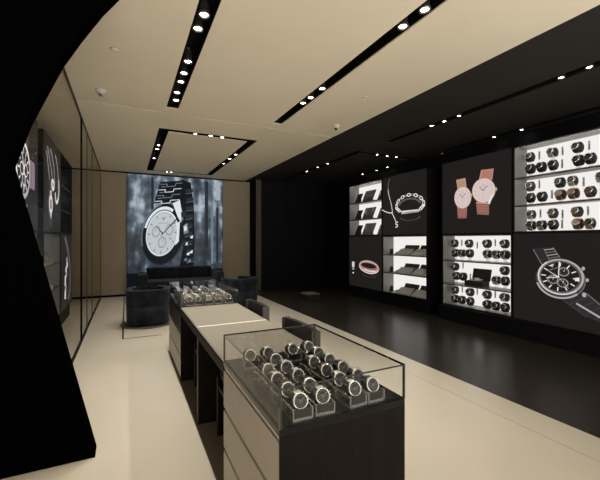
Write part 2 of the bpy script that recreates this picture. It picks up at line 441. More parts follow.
# ------------------------------------------------------------------ counters
CX0, CX1, CT = .485, 1.061, .73
def display_counter(y0, y1, label, fronts=('taupe',) * 3, gh=.145):
    r = thing('display_counter', ((CX0 + CX1) / 2, (y0 + y1) / 2, .003), label, 'display counter', 'glass topped display counters')
    b = MB(); b.box((CX0 + .03, y0, .003), (CX1, y1, .702), 'wood'); b.box((CX0 + .02, y0 + .0062, .003), (CX0 + .03, y1, .69), 'wood'); b.build('carcass', r, .002)
    b = MB(); b.box((CX0, y0, .702), (CX1, y1, CT), 'black_top'); b.build('countertop', r, .002)
    b = MB(); b.box((CX0 + .004, y0 + .0065, .69), (CX0 + .0299, y1, .702), 'steel'); b.build('edge_strip', r)
    b = MB(); b.box((CX0, y0, .003), (CX0 + .0299, y0 + .006, .7019), 'wood'); b.build('end_panel', r)
    z = .678
    for k in range(3):
        b = MB(); b.box((CX0, y0 + .0065, max(z - .200, .02)), (CX0 + .02, y1 - .004, z), fronts[k]); b.build('drawer', r, .002); z -= .22
    t = .007; z0, z1 = CT, CT + gh
    E = 'glassedge'; G = 'glass'
    b = MB(); b.box((CX0, y0, z1 - t), (CX1, y1, z1), [G, G, E, E, E, E]); b.build('glass_lid', r)
    b = MB(); b.box((CX0, y0, z0), (CX0 + t, y1, z1 - t), [E, E, E, G, E, G]); b.build('glass_side', r)
    b = MB(); b.box((CX1 - t, y0, z0), (CX1, y1, z1 - t), [E, E, E, G, E, G]); b.build('glass_side', r)
    b = MB(); b.box((CX0 + t, y0, z0), (CX1 - t, y0 + t, z1 - t), [E, E, G, E, G, E]); b.build('glass_front', r)
    b = MB(); b.box((CX0 + t, y1 - t, z0), (CX1 - t, y1, z1 - t), [E, E, G, E, G, E]); b.build('glass_back', r)
    for x in (CX0, CX1 - t):
        for y in (y0, y1 - t): b = MB(); b.box((x - .0006, y - .0006, z0), (x + t + .0006, y + t + .0006, z1), E); b.build('glass_corner', r)
    return r
YN0, YN1, YD0, YD1 = 1.15, 1.95, 3.66, 4.70
display_counter(YN0, YN1, 'nearest dark wood display counter with taupe drawers and a glass case of watches on top')
display_counter(YD0, YD1, 'far dark wood display counter with a glass watch case, beside the armchairs', ('wood', 'taupe', 'taupe'))  # top drawer front coloured dark to paint in the dim shade on this side

r = thing('consultation_desk', (.77, 2.8, .003), 'long beige topped desk joining the two glass display counters', 'desk')
for y0, y1 in ((YN1, 2.785), (2.805, YD0)):
    b = MB(); b.box((CX0 + .004, y0, .712), (CX1 - .004, y1, CT), 'pad'); b.build('tabletop', r, .002)
b = MB(); b.box((CX0 + .004, 2.785, .712), (CX1 - .004, 2.805, CT + .001), 'strip'); b.build('joint_strip', r)
b = MB(); b.box((CX0, YN1, .655), (CX1, YD0, .712), 'frame'); b.build('frame', r)
for xa in (CX0, CX1 - .004):
    b = MB(); b.box((xa, YN1, .712), (xa + .004, YD0, .724), 'black'); b.box((xa, YN1, .724), (xa + .004, YD0, CT), 'steel'); b.build('edge_strip', r)
b = MB(); b.box((CX0 + .005, 2.74, .003), (CX1 - .005, 2.80, .655), 'wood'); b.build('support_panel', r, .002)

# desk chairs (tucked under the desk from the right)
def make_chair():
    r = thing('desk_chair', (0, 0, 0), 'low backed dark brown desk chair tucked under the desk, nearer the entrance', 'chair', 'chairs at the desk')
    # local: faces -x, seat from x -.5 to .06
    b = MB(); b.box((-.48, -.25, .40), (.02, .25, .46), 'chairwood'); b.build('seat', r, .018, 3)
    b = MB()
    ringp = []
    for y, x in ((-.245, .015), (-.15, .036), (0, .042), (.15, .036), (.245, .015)):
        ringp.append([(x, y, .54), (x + .045, y, .53), (x + .058, y, .79), (x + .02, y, .79)])
    b.loft(ringp, 'chairwood', smooth=False); b.build('backrest', r, .008, 2)
    for y, x in ((-.25, .013), (.245, .013)):
        b = MB(); b.box((x - .003, y, .53), (x + .062, y + .006, .795), 'chairedge'); b.build('piping', r, .002)
    for sx, sy in ((-1, -1), (-1, 1), (1, -1), (1, 1)):
        b = MB(); x = -.5 if sx < 0 else .02; y = sy * .235
        b.box((x, y - .022, 0), (x + .045, y + .022, .42 if sx < 0 else .56), 'wood'); b.build('leg', r, .003)
    for y in (-.235, .235):
        b = MB(); b.box((-.455, y - .012, .335), (.02, y + .012, .365), 'wood'); b.build('stretcher', r, .002)
    b = MB(); b.box((-.497, -.213, .335), (-.465, .213, .365), 'wood'); b.build('stretcher', r, .002)
    return r
ch = make_chair(); ch.location = (1.085, 2.30, .0)
c2 = dup(ch, (1.085, 3.23, .0), 0., 'low backed dark brown desk chair tucked under the desk, nearer the armchairs', 'chairs at the desk')
ch.location.z = c2.location.z = .003

# ------------------------------------------------------------------ lounge: tub chairs and sofa
def sup(a, rx, ry, n=3.2):
    c, s = math.cos(a), math.sin(a)
    return (rx * math.copysign(abs(c) ** (2 / n), c), ry * math.copysign(abs(s) ** (2 / n), s))
def make_tub():
    r = thing('tub_armchair', (0, 0, 0), 'dark navy velvet tub armchair left of the far counter, before the poster', 'armchair', 'navy tub armchairs')
    R = .34
    b = MB(); b.lathe([(0, .012), (.42, .012), (.42, 0), (0, 0)], 'shadow_grey', n=40, smooth=False); b.build('base', r)  # flat grey disc painting in the chair's soft shadow on the floor
    b = MB(); rings = []
    for z, k in ((.012, .9), (.05, .97), (.2, 1.), (.38, 1.)):
        rings.append([(*[k * q for q in sup(2*PI*i/48, R - .005, R - .005)], z) for i in range(48)])
    b.loft(rings, 'navy'); b.build('body', r)
    b = MB(); rings = []           # wrap-around back and arms, open towards +y
    a0, a1 = math.radians(118), math.radians(422)
    for i in range(45):
        a = a0 + (a1 - a0) * i / 44
        o = sup(a, R, R); n_ = sup(a, R - .085, R - .085); mid = sup(a, R - .042, R - .042)
        top = .60
        rings.append([(*n_, .36), (*o, .36), (o[0], o[1], top - .03), (o[0]*.985, o[1]*.985, top - .008), (*mid, top), (n_[0]*1.02, n_[1]*1.02, top - .008), (n_[0], n_[1], top - .03)])
    b.loft(rings, 'navy'); b.build('backrest', r)
    b = MB(); rings = []
    for z, k in ((.37, .96), (.385, 1.), (.43, 1.), (.445, .93)):
        rings.append([(k * p[0], k * p[1] + .015, z) for p in [sup(2*PI*i/40, R - .09, R - .07) for i in range(40)]])
    b.loft(rings, 'navy'); b.build('seat_cushion', r)
    return r
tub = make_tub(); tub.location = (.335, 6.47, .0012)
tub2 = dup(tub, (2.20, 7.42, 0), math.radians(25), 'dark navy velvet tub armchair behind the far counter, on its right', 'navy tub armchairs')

r = thing('sofa', (1.23, 9.2, 0), 'dark navy velvet two seat sofa against the large watch poster', 'sofa')
b = MB(); b.box((.45, 9.38, .10), (2.02, 9.60, .72), 'navy'); b.build('backrest', r, .03, 3)
for x0, x1 in ((.25, .448), (2.022, 2.20)):
    b = MB(); b.box((x0, 8.75, .10), (x1, 9.60, .61), 'navy'); b.build('arm', r, .03, 3)
b = MB(); b.box((.45, 8.78, .10), (2.02, 9.38, .30), 'navy'); b.build('base', r, .01)
for x0, x1 in ((.455, 1.23), (1.24, 2.015)):
    b = MB(); b.box((x0, 8.75, .30), (x1, 9.38, .445), 'navy'); b.build('seat_cushion', r, .03, 3)
for x in (.3, 2.13):
    for y in (8.8, 9.53):
        b = MB(); b.box((x, y, 0), (x + .04, y + .04, .1), 'black'); b.build('leg', r)

# ------------------------------------------------------------------ flat pictures
class Pic:
    """flat print on a wall plane; pos(u, v, d) -> 3D, d = height above the panel"""
    def __init__(self, pos): self.mb = MB(); self.pos = pos; self.d = .0004
    def poly(self, pts, mt): self.mb.poly([self.pos(u, v, self.d) for u, v in pts], mt); self.d += .00025
    def line(self, p, q, w, mt, w2=None):
        w2 = w if w2 is None else w2
        p = Vector(p); q = Vector(q); n = Vector((-(q - p).y, (q - p).x)); n.normalize()
        self.poly([p + n * w / 2, q + n * w2 / 2, q - n * w2 / 2, p - n * w / 2], mt)
    def path(self, pts, w, mt):
        for a, b_ in zip(pts, pts[1:]): self.line(a, b_, w, mt)
    def ell(self, A, r, mt, n=48, c=(0, 0), ry=None):
        ry = r if ry is None else ry
        self.poly([A(c[0] + r * math.cos(2*PI*i/n), c[1] + ry * math.sin(2*PI*i/n)) for i in range(n)], mt)
    def ring(self, A, r0, r1, mt, n=48, c=(0, 0), a0=0., a1=2*PI):
        for i in range(n):
            t0 = a0 + (a1 - a0) * i / n; t1 = a0 + (a1 - a0) * (i + 1) / n
            self.mb.poly([self.pos(*A(c[0] + r * math.cos(t), c[1] + r * math.sin(t)), self.d) for r, t in ((r0, t0), (r1, t0), (r1, t1), (r0, t1))], mt)
        self.d += .00025
    def aline(self, A, p, q, w, mt, w2=None):
        w2 = w if w2 is None else w2
        p = Vector(p); q = Vector(q); n = Vector((-(q - p).y, (q - p).x)); n.normalize()
        self.poly([A(*(p + n * w / 2)), A(*(q + n * w2 / 2)), A(*(q - n * w2 / 2)), A(*(p - n * w / 2))], mt)
    def text(self, A, s, c, size, mt):
        cu = bpy.data.curves.new('t', 'FONT'); cu.body = s; cu.size = size; cu.align_x = 'CENTER'; cu.align_y = 'CENTER'
        o = bpy.data.objects.new('t', cu); COL.objects.link(o)
        me = bpy.data.meshes.new_from_object(o.evaluated_get(bpy.context.evaluated_depsgraph_get()))
        k = self.mb.add([self.pos(*A(c[0] + v.co.x, c[1] + v.co.y), self.d) for v in me.vertices])
        for p in me.polygons: self.mb.face([k + i for i in p.vertices], mt)
        bpy.data.objects.remove(o); bpy.data.curves.remove(cu); bpy.data.meshes.remove(me); self.d += .00025
    def eagle(self, A, c, s, mt):
        """spread-winged emblem built of stepped bars"""
        for sg in (-1, 1):
            for k in range(4):
                y = c[1] + s * (.42 - .26 * k); x0 = c[0] + sg * s * .10; x1 = c[0] + sg * s * (1.0 - .24 * k)
                h = .17 * s
                self.poly([A(x0, y), A(x1, y + .12 * s), A(x1 - sg * .1 * s, y - h + .1 * s), A(x0, y - h)], mt)
        self.poly([A(c[0] - .09*s, c[1] + .3*s), A(c[0] + .09*s, c[1] + .3*s), A(c[0] + .05*s, c[1] - .6*s), A(c[0] - .05*s, c[1] - .6*s)], mt)
        self.poly([A(c[0] - .09*s, c[1] + .33*s), A(c[0] + .02*s, c[1] + .6*s), A(c[0] + .2*s, c[1] + .44*s), A(c[0] + .09*s, c[1] + .33*s)], mt)
def affine(c, a, b):
    return lambda x, y: (c[0] + x * a[0] + y * b[0], c[1] + x * a[1] + y * b[1])
def marks(P, A, n, r0, r1, w, mt, skip=()):
    for k in range(n):
        if k in skip: continue
        t = PI / 2 - 2 * PI * k / n
        P.aline(A, (r0 * math.cos(t), r0 * math.sin(t)), (r1 * math.cos(t), r1 * math.sin(t)), w, mt)

XF = 5.1; XLF = -.91
def lightbox(side, y0, y1, z0, z1, label, draw, group=None, bg='p_bg'):
    """flat backlit picture on the front of a shallow case against the side wall"""
    xf, xb, s = (XF, XR, 1) if side == 'right' else (XLF, XL, -1)
    r = thing('lightbox_poster', ((xf + xb) / 2, (y0 + y1) / 2, z0), label, 'poster', group)
    b = MB(); b.box((min(xf + s*.004, xb), y0, z0), (max(xf + s*.004, xb), y1, z1), 'frame'); b.build('frame', r)
    P = Pic(lambda u, v, d: (xf + s * (.003 - d), u, v))
    P.d = 0; P.poly([(y0 + .012, z0 + .012), (y1 - .012, z0 + .012), (y1 - .012, z1 - .012), (y0 + .012, z1 - .012)], bg); P.d = .0006
    draw(P); P.mb.build('print', r)
    return r

# -- large watch poster on the back wall
def big_poster():
    r = thing('wall_poster', (1.22, YB, 0), 'tall backlit poster of a silver chronograph watch on the back wall', 'poster')
    b = MB(); b.box((.015, YB - .03, 0), (2.425, YB, 3.07), 'frame'); b.build('frame', r)
    P = Pic(lambda u, v, d: (u, YB - .031 - d, v))
    P.d = 0; P.poly([(.025, .012), (2.415, .012), (2.415, 3.06), (.025, 3.06)], 'b_bg'); P.d = .0006
    # blurred street shapes
    for (x0, x1, z0, z1, m_) in ((2.24, 2.36, 2.5, 3.02, 'b_dial2'), (1.93, 2.02, 1.2, 3.0, 'b_dark'), (2.1, 2.16, .75, 2.4, 'b_mid'), (2.24, 2.30, .8, 2.3, 'b_dark'), (.58, .64, 1.9, 3.0, 'b_dark')):
        P.poly([(x0, z0), (x1, z0), (x1, z1), (x0, z1)], m_)
    # ledge at the foot of the picture
    P.poly([(.025, .012), (2.415, .012), (2.415, .62), (.025, .56)], 'b_black')
    # side of the bracelet
    P.poly([(1.30, 3.0), (1.56, 2.94), (1.64, 2.3), (1.66, 1.4), (1.62, .66), (1.26, .66), (1.36, 1.2), (1.36, 2.1), (1.26, 2.5)], 'b_black')
    for k in range(9):
        z = 2.75 - k * .23; x = 1.47 + .02 * math.sin(k)
        P.poly([(x - .05, z), (x + .14, z + .03), (x + .15, z - .06), (x - .04, z - .09)], 'b_dark')
        P.line((x - .05, z - .12), (x + .13, z - .08), .012, 'b_mid')
    for q in ((1.47, 1.05), (1.42, 1.32), (1.5, .86), (1.56, 1.5), (1.40, .9), (1.55, 1.1)):
        P.poly([(q[0], q[1]), (q[0] + .06, q[1] + .03), (q[0] + .05, q[1] - .06), (q[0] - .02, q[1] - .05)], 'b_light' if q[1] > .95 else 'b_mid')
    # front links
    P.poly([(.80, 2.90), (1.36, 2.98), (1.28, 2.42), (.64, 2.34)], 'b_black')
    for k in range(4):
        f = k / 4.
        zl = 2.84 - .15 * k; xl = .80 - .045 * k; xr = 1.34 - .022 * k; dz = .06
        P.path([(xl, zl), (xl + .17, zl + .02), (xl + .15, zl - .05), (xl + .36, zl - .02), (xl + .38, zl + .05), (xr, zl + .075)], .018, 'b_light' if k % 2 else 'b_mid')
        P.line((xl + .02, zl - .065), (xl + .12, zl - .055), .02, 'b_mid')
    # case
    A = affine((.845, 1.575), (.368, .033), (.045, .56))
    C = affine((.862, 1.55), (.515, .045), (.05, .80))
    P.ell(C, 1., 'b_black', 64)
    P.ring(C, .955, .995, 'b_mid', 40, a0=math.radians(100), a1=math.radians(200))
    P.ring(C, .955, .99, 'b_dark', 40, a0=math.radians(200), a1=math.radians(330))
    P.ring(A, 1.07, 1.24, 'b_light', 40, a0=math.radians(60), a1=math.radians(165))
    P.poly([(1.10, 2.36), (1.28, 2.46), (1.33, 2.1), (1.31, 1.85), (1.22, 2.02)], 'b_light')
    P.ring(A, 1.055, 1.10, 'b_black', 64)
    P.ring(A, 1.0, 1.055, 'b_light', 64)
    P.ell(A, 1.0, 'b_dial', 64)
    P.poly([A(.86, .42), A(1.12, .50), A(1.16, -.45), A(.92, -.62), A(.98, 0)], 'b_light')
    P.poly([(1.36, 1.78), (1.47, 1.86), (1.50, 1.6), (1.38, 1.55)], 'b_mid'); P.poly([(1.38, 1.74), (1.44, 1.8), (1.46, 1.66), (1.39, 1.63)], 'b_light')
    P.poly([(1.30, 2.12), (1.42, 2.2), (1.43, 2.04), (1.32, 1.98)], 'b_dark'); P.poly([(1.34, 1.36), (1.44, 1.42), (1.43, 1.28), (1.34, 1.24)], 'b_dark')
    marks(P, A, 60, .90, .96, .012, 'b_mid'); marks(P, A, 12, .80, .95, .034, 'b_dark', (0,))
    for c, rr in (((-.42, .10), .27), ((.44, .14), .27), ((.03, -.42), .27)):
        P.ell(A, rr, 'b_mid', 32, c); P.ell(A, rr * .93, 'b_dial2', 32, c); P.ell(A, rr * .72, 'b_dial', 32, c); marks(P, lambda x, y, c=c: A(c[0] + x, c[1] + y), 12, rr * .6, rr * .78, .016, 'b_mid')
    P.ell(A, .09, 'b_dial2', 20, (.56, -.28))
    P.eagle(A, (0, .66), .15, 'b_mid'); P.text(A, 'EMPORIO ARMANI', (0, .46), .085, 'b_mid')
    P.aline(A, (-.10, -.12), (.92, .66), .035, 'b_black', .075); P.aline(A, (0, 0), (-.46, .34), .05, 'b_black', .03)
    P.aline(A, (.03, -.42), (.1, -.22), .02, 'b_black'); P.aline(A, (-.42, .1), (-.52, .26), .02, 'b_black')
    P.ell(A, .05, 'b_black', 20)
    P.mb.build('print', r)
big_poster()

# -- two pink-strapped watches
def draw_couple(P):
    def w(A, bt, bb, crown, s):
        P.poly(bt, 'p_pink' if s > .17 else 'p_tan'); P.poly(bb, 'p_pinkd')
        for q in (bt, bb):                      # creases of the grained leather
            for f in (.3, .5, .7): P.line(Vector(q[0]).lerp(Vector(q[3]), f), Vector(q[1]).lerp(Vector(q[2]), f), .006, 'p_pinkd' if q is bt else 'p_pink')
        P.line(Vector(bb[0]) * .93 + Vector(bb[3]) * .07, Vector(bb[1]) * .93 + Vector(bb[2]) * .07, .018, 'p_rose')
        P.line(Vector(bt[0]) + Vector((-.012, -.02)), Vector(bt[3]) + Vector((-.012, .0)), .012, 'p_rose'); P.line(Vector(bt[1]), Vector(bt[2]), .012, 'p_rose')
        P.ell(A, 1.14, 'p_rose'); P.ring(A, 1.02, 1.07, 'p_white'); P.ell(A, 1., 'p_dialp')
        P.ell(affine(crown, (.02, 0), (0, .03)), 1., 'p_rose', 12)
        marks(P, A, 12, .78, .94, .035, 'p_tan', (0,)); P.eagle(A, (0, .55), .12, 'p_tan'); P.text(A, 'EMPORIO ARMANI', (0, .36), .095, 'p_grey')
        P.aline(A, (0, 0), (.42, .42), .05, 'p_dgrey'); P.aline(A, (0, 0), (-.36, .32), .055, 'p_dgrey'); P.aline(A, (0, 0), (.0, -.6), .02, 'p_tan'); P.ell(A, .05, 'p_dgrey', 12)
    w(affine((4.152, 2.115), (-.148, -.008), (.0, .162)), [(4.285, 2.435), (4.105, 2.44), (4.08, 2.26), (4.25, 2.25)], [(4.265, 1.985), (4.065, 1.97), (4.075, 1.765), (4.25, 1.77)], (3.985, 2.135), .15)
    w(affine((3.757, 2.185), (-.180, -.012), (.0, .172)), [(3.80, 2.52), (3.59, 2.505), (3.615, 2.33), (3.84, 2.36)], [(3.89, 2.02), (3.66, 1.985), (3.665, 1.79), (3.87, 1.815)], (3.545, 2.18), .18)
    P.line((3.60, 2.10), (3.66, 1.965), .035, 'p_white')
lightbox('right', 3.30, 4.59, 1.5, 2.77, 'backlit poster of two rose gold watches with pinkish straps on the right wall', draw_couple)

# -- necklace and chain bracelet
def draw_bracelet(P):
    A = affine((5.40, 2.10), (-.375, 0), (.02, .205))
    for k in range(15):
        t = math.radians(-12 + 204 * k / 14); tang = Vector((-math.sin(t) * -.375, math.cos(t) * .205)); tang.normalize(); nrm = Vector((-tang.y, tang.x))
        p = A(math.cos(t), math.sin(t)); l, w_ = (.058, .036) if k % 2 else (.044, .020)
        P.ring(affine(p, tang * l, nrm * w_), .55, 1., 'p_white' if k % 2 else 'p_lgrey', 16)
    for k in range(14):
        t = math.radians(15 + 150 * k / 13); p = A(.78 * math.cos(t), .62 * math.sin(t)); P.ring(affine(p, (-.03, 0), (0, .016)), .45, 1., 'p_grey', 10)
    for k in range(3):
        for sx in (-1, 1):
            p = A(sx * (.98 - .1 * k), -.2 - .14 * k); P.ring(affine(p, (-.045, 0), (0, .03)), .45, 1., 'p_white', 12)
    P.poly([(5.64, 2.0), (5.12, 2.0), (5.13, 1.945), (5.62, 1.93)], 'p_lgrey'); P.poly([(5.62, 1.995), (5.14, 1.99), (5.15, 1.975), (5.60, 1.97)], 'p_white')
    P.text(affine((5.37, 1.958), (-.035, 0), (0, .035)), 'EMPORIO ARMANI', (0, 0), .9, 'p_dgrey')
    P.ring(affine((5.38, 1.86), (-.27, 0), (0, .07)), .93, 1., 'p_grey', 24, a0=PI * 1.0, a1=2 * PI)
    n = [(5.995, 2.71), (6.03, 2.60), (6.035, 2.48), (6.0, 2.34), (5.935, 2.185), (5.90, 2.06), (5.889, 1.97)]
    for a, b_ in zip(n, n[1:]):
        for k in range(6):
            f = k / 6; p = (a[0] + (b_[0] - a[0]) * f, a[1] + (b_[1] - a[1]) * f); P.ring(affine(p, (-.010, 0), (0, .013)), .2, 1., 'p_white' if p[1] < 2.5 else 'p_grey', 8)
    for k in range(16):
        f = k / 15; p = (6.215 + (5.889 - 6.215) * f, 2.063 + (1.975 - 2.063) * f - .02 * math.sin(PI * f)); P.ring(affine(p, (-.012, 0), (0, .012)), .2, 1., 'p_white', 8)
    for k in range(11):
        f = k / 10; p = (5.889 + (5.76 - 5.889) * f, 1.965 + (1.77 - 1.965) * f); P.ring(affine(p, (-.012, 0), (0, .013)), .2, 1., 'p_white', 8)
    P.path([(5.71, 1.775), (5.775, 1.76), (5.775, 1.725), (5.72, 1.715), (5.72, 1.68), (5.785, 1.665)], .02, 'p_white')
lightbox('right', 4.94, 6.24, 1.5, 2.77, 'backlit poster of a chain bracelet and pendant necklace on the right wall', draw_bracelet)

# -- ring
def draw_ring(P):
    A = affine((6.735, .765), (-.385, -.02), (.0, .155))
    P.ell(A, 1., 'p_rose', 40); P.ell(A, .86, 'p_mauve', 40, (0, .08), .62); P.ell(A, .80, 'p_pinkd', 40, (0, .16), .50)
    P.ell(A, .74, 'p_bg', 40, (-.02, .22), .38)
    P.ring(A, .90, .97, 'p_white', 40, a0=PI * 1.05, a1=PI * 1.9); P.ring(A, .86, .94, 'p_lgrey', 30, a0=PI * .1, a1=PI * .9)
    for k in range(9): P.ell(A, .055, 'p_white', 10, (-.42 + .13 * k, -.56 + .12 * abs(k - 4) * .2), .12)
    P.ring(affine((6.72, .585), (-.27, 0), (0, .055)), .8, 1., 'p_dgrey', 30, a0=PI * 1.02, a1=PI * 1.98)
    for z in (.82, .76): P.ring(affine((7.355, z), (-.055, 0), (0, .045)), .35, 1., 'p_white', 14)
    P.poly([(7.40, .70), (7.31, .70), (7.31, .665), (7.40, .665)], 'p_lgrey'); P.poly([(7.38, .60), (7.33, .60), (7.33, .565), (7.38, .565)], 'p_white')
lightbox('right', 6.25, 7.55, .25, 1.5, 'backlit poster of a rose gold ring at the far end of the right wall', draw_ring)

# -- black chronograph
def draw_chrono(P):
    A = affine((2.66, .918), (-.1815, .0775), (.0875, .153))
    # bracelet
    P.poly([(3.01, 1.28), (2.73, 1.31), (2.64, 1.16), (2.90, 1.05)], 'p_strap')
    P.line((3.0, 1.27), (2.88, 1.06), .012, 'p_grey'); P.line((2.745, 1.30), (2.66, 1.17), .012, 'p_grey'); P.line((2.86, 1.285), (2.79, 1.13), .010, 'p_grey')
    for k in range(4):
        f = .12 + .24 * k; P.line((2.86 - .07 * f, 1.285 - .16 * f), (2.745 - .09 * f, 1.30 - .14 * f), .010, 'p_grey' if k % 2 else 'p_lgrey')
    P.poly([(2.62, .62), (2.36, .74), (2.02, .46), (2.10, .36), (2.36, .45)], 'p_strap')
    for f in (.1, .32, .54, .76): P.line((2.58 - .42 * f, .60 - .20 * f), (2.37 - .30 * f, .735 - .25 * f), .012, 'p_dgrey')
    P.line((2.36, .74), (2.04, .47), .012, 'p_grey'); P.line((2.47, .60), (2.22, .47), .022, 'p_lgrey'); P.line((2.62, .62), (2.36, .45), .012, 'p_dgrey')
    # pushers and crown
    for p, s in (((2.395, 1.045), .024), ((2.352, .905), .022), ((2.385, .72), .03)): P.ell(affine(p, (-s * .8, 0), (0, s)), 1., 'p_lgrey', 14)
    # case
    C = affine((2.665, .885), (-.19, .081), (.0915, .16))
    P.ell(C, 1.42, 'p_dgrey', 64); P.ring(C, 1.30, 1.42, 'p_lgrey', 40, a0=math.radians(170), a1=math.radians(290)); P.ring(C, 1.36, 1.41, 'p_grey', 40, a0=math.radians(290), a1=math.radians(380))
    P.ell(A, 1.37, 'p_lgrey', 64); P.ring(A, 1.31, 1.37, 'p_white', 40, a0=math.radians(100), a1=math.radians(290)); P.ell(A, 1.25, 'p_grey', 64); P.ell(A, 1.20, 'p_bg', 64)
    marks(P, A, 60, 1.13, 1.19, .03, 'p_lgrey')
    marks(P, A, 12, .80, 1.08, .075, 'p_white', (0,))
    for c in ((.42, .24), (-.42, -.05), (.02, -.50)):
        P.ring(A, .28, .33, 'p_lgrey', 28, c); marks(P, lambda x, y, c=c: A(c[0] + x, c[1] + y), 8, .16, .25, .035, 'p_grey')
        P.aline(A, c, (c[0] + .14, c[1] + .12), .03, 'p_white')
    P.poly([A(.86, -.40), A(1.08, -.46), A(.96, -.72), A(.74, -.60)], 'p_white')
    P.eagle(A, (0, .92), .19, 'p_white'); P.text(A, 'EMPORIO ARMANI', (0, .66), .10, 'p_lgrey')
    P.aline(A, (0, .0), (.55, 1.02), .05, 'p_white', .07); P.aline(A, (0, 0), (-.72, .20), .05, 'p_white', .06); P.aline(A, (0, 0), (.18, -1.0), .02, 'p_white'); P.aline(A, (0, 0), (-.36, .62), .07, 'p_white', .03); P.ell(A, .06, 'p_white', 14)
lightbox('right', 2.0, 3.29, .25, 1.5, 'backlit poster of a dark steel chronograph watch at the near end of the right wall', draw_chrono)

# -- left wall posters
def draw_left_watch(P):
    A = affine((4.36, 2.10), (.26, 0), (.0, .275))
    P.poly([(4.13, 2.36), (4.58, 2.36), (4.62, 2.5), (4.10, 2.5)], 'p_dgrey'); P.poly([(4.60, 1.95), (4.84, 1.95), (4.84, 2.25), (4.60, 2.25)], 'p_mauve'); P.line((4.70, 1.95), (4.70, 2.25), .03, 'p_grey')
    P.ell(A, 1.05, 'p_lgrey'); P.ring(A, .9, 1.04, 'p_white', 30, a0=math.radians(20), a1=math.radians(200)); P.ell(A, .86, 'p_bg')
    marks(P, A, 12, .58, .82, .07, 'p_white')
    for c in ((-.3, .0), (.3, .0), (0, -.36)): P.ring(A, .2, .25, 'p_white', 20, c)
    P.aline(A, (0, 0), (-.3, .6), .06, 'p_white'); P.aline(A, (0, 0), (.2, .45), .06, 'p_white'); P.aline(A, (0, 0), (.05, -.7), .03, 'p_white')
    for k in range(24): P.ell(affine((4.66 + .3 * random.random(), 2.25 + .3 * random.random()), (.008, 0), (0, .008)), 1., 'p_rose', 6)
    B = affine((4.39, 1.70), (.07, 0), (0, .07)); P.eagle(B, (0, .3), 1., 'p_tan')
lightbox('left', 3.70, 5.0, 1.5, 2.77, 'backlit watch poster nearest the black entrance panel on the left wall', draw_left_watch)
def draw_left_neck(P):
    for pts in ([(5.50, 2.56), (5.56, 2.45), (5.63, 2.32), (5.70, 2.20)], [(5.56, 2.62), (5.66, 2.52), (5.80, 2.37), (5.90, 2.22), (5.93, 2.1)], [(5.75, 2.62), (5.87, 2.55), (5.99, 2.44), (6.05, 2.3), (6.08, 2.2)], [(6.10, 2.62), (6.2, 2.56), (6.31, 2.42), (6.37, 2.3), (6.40, 2.16), (6.36, 2.05), (6.28, 1.97), (6.19, 1.94), (6.11, 1.97), (6.08, 2.06)]):
        P.path(pts, .03, 'p_lgrey')
    P.path([(6.37, 2.3), (6.40, 2.16), (6.36, 2.05), (6.28, 1.97), (6.19, 1.94), (6.11, 1.98), (6.08, 2.08)], .055, 'p_white')
    P.ring(affine((5.90, 2.16), (.12, 0), (0, .085)), .4, 1., 'p_white', 20)
    A = affine((5.75, 1.88), (.125, 0), (0, .13)); P.ring(A, .55, 1., 'p_white', 24); P.ell(A, .3, 'p_lgrey', 12); P.ring(affine((5.75, 2.02), (.06, 0), (0, .05)), .4, 1., 'p_white', 14); P.poly([A(-.4, -.9), A(.4, -.9), A(0, -1.7)], 'p_white')
    P.line((5.72, 1.70), (5.85, 1.58), .015, 'p_grey')
lightbox('left', 5.31, 6.58, 1.5, 2.77, 'backlit poster of a pendant necklace on the left wall', draw_left_neck)
def draw_left_brac(P):
    for off in (0, .13):
        P.path([(6.92 + off, 1.45), (7.1 + off, 1.32), (7.3 + off, 1.18), (7.46 + off, .98), (7.52 + off * .9, .75), (7.47 + off, .5), (7.3 + off, .36)], .02, 'p_lgrey' if off else 'p_grey')
    for k, (y, z) in enumerate(((7.22, 1.06), (7.24, .97), (7.12, .90), (7.16, .82), (7.04, .76), (7.03, .68), (7.08, .60), (7.03, .52), (7.02, .46))):
        P.ring(affine((y, z), (.07, 0), (0, .05)), .3, 1., 'p_white' if k % 3 else 'p_lgrey', 14)
lightbox('left', 6.58, 7.85, .25, 1.5, 'backlit jewellery chain poster at the far end of the left wall', draw_left_brac)

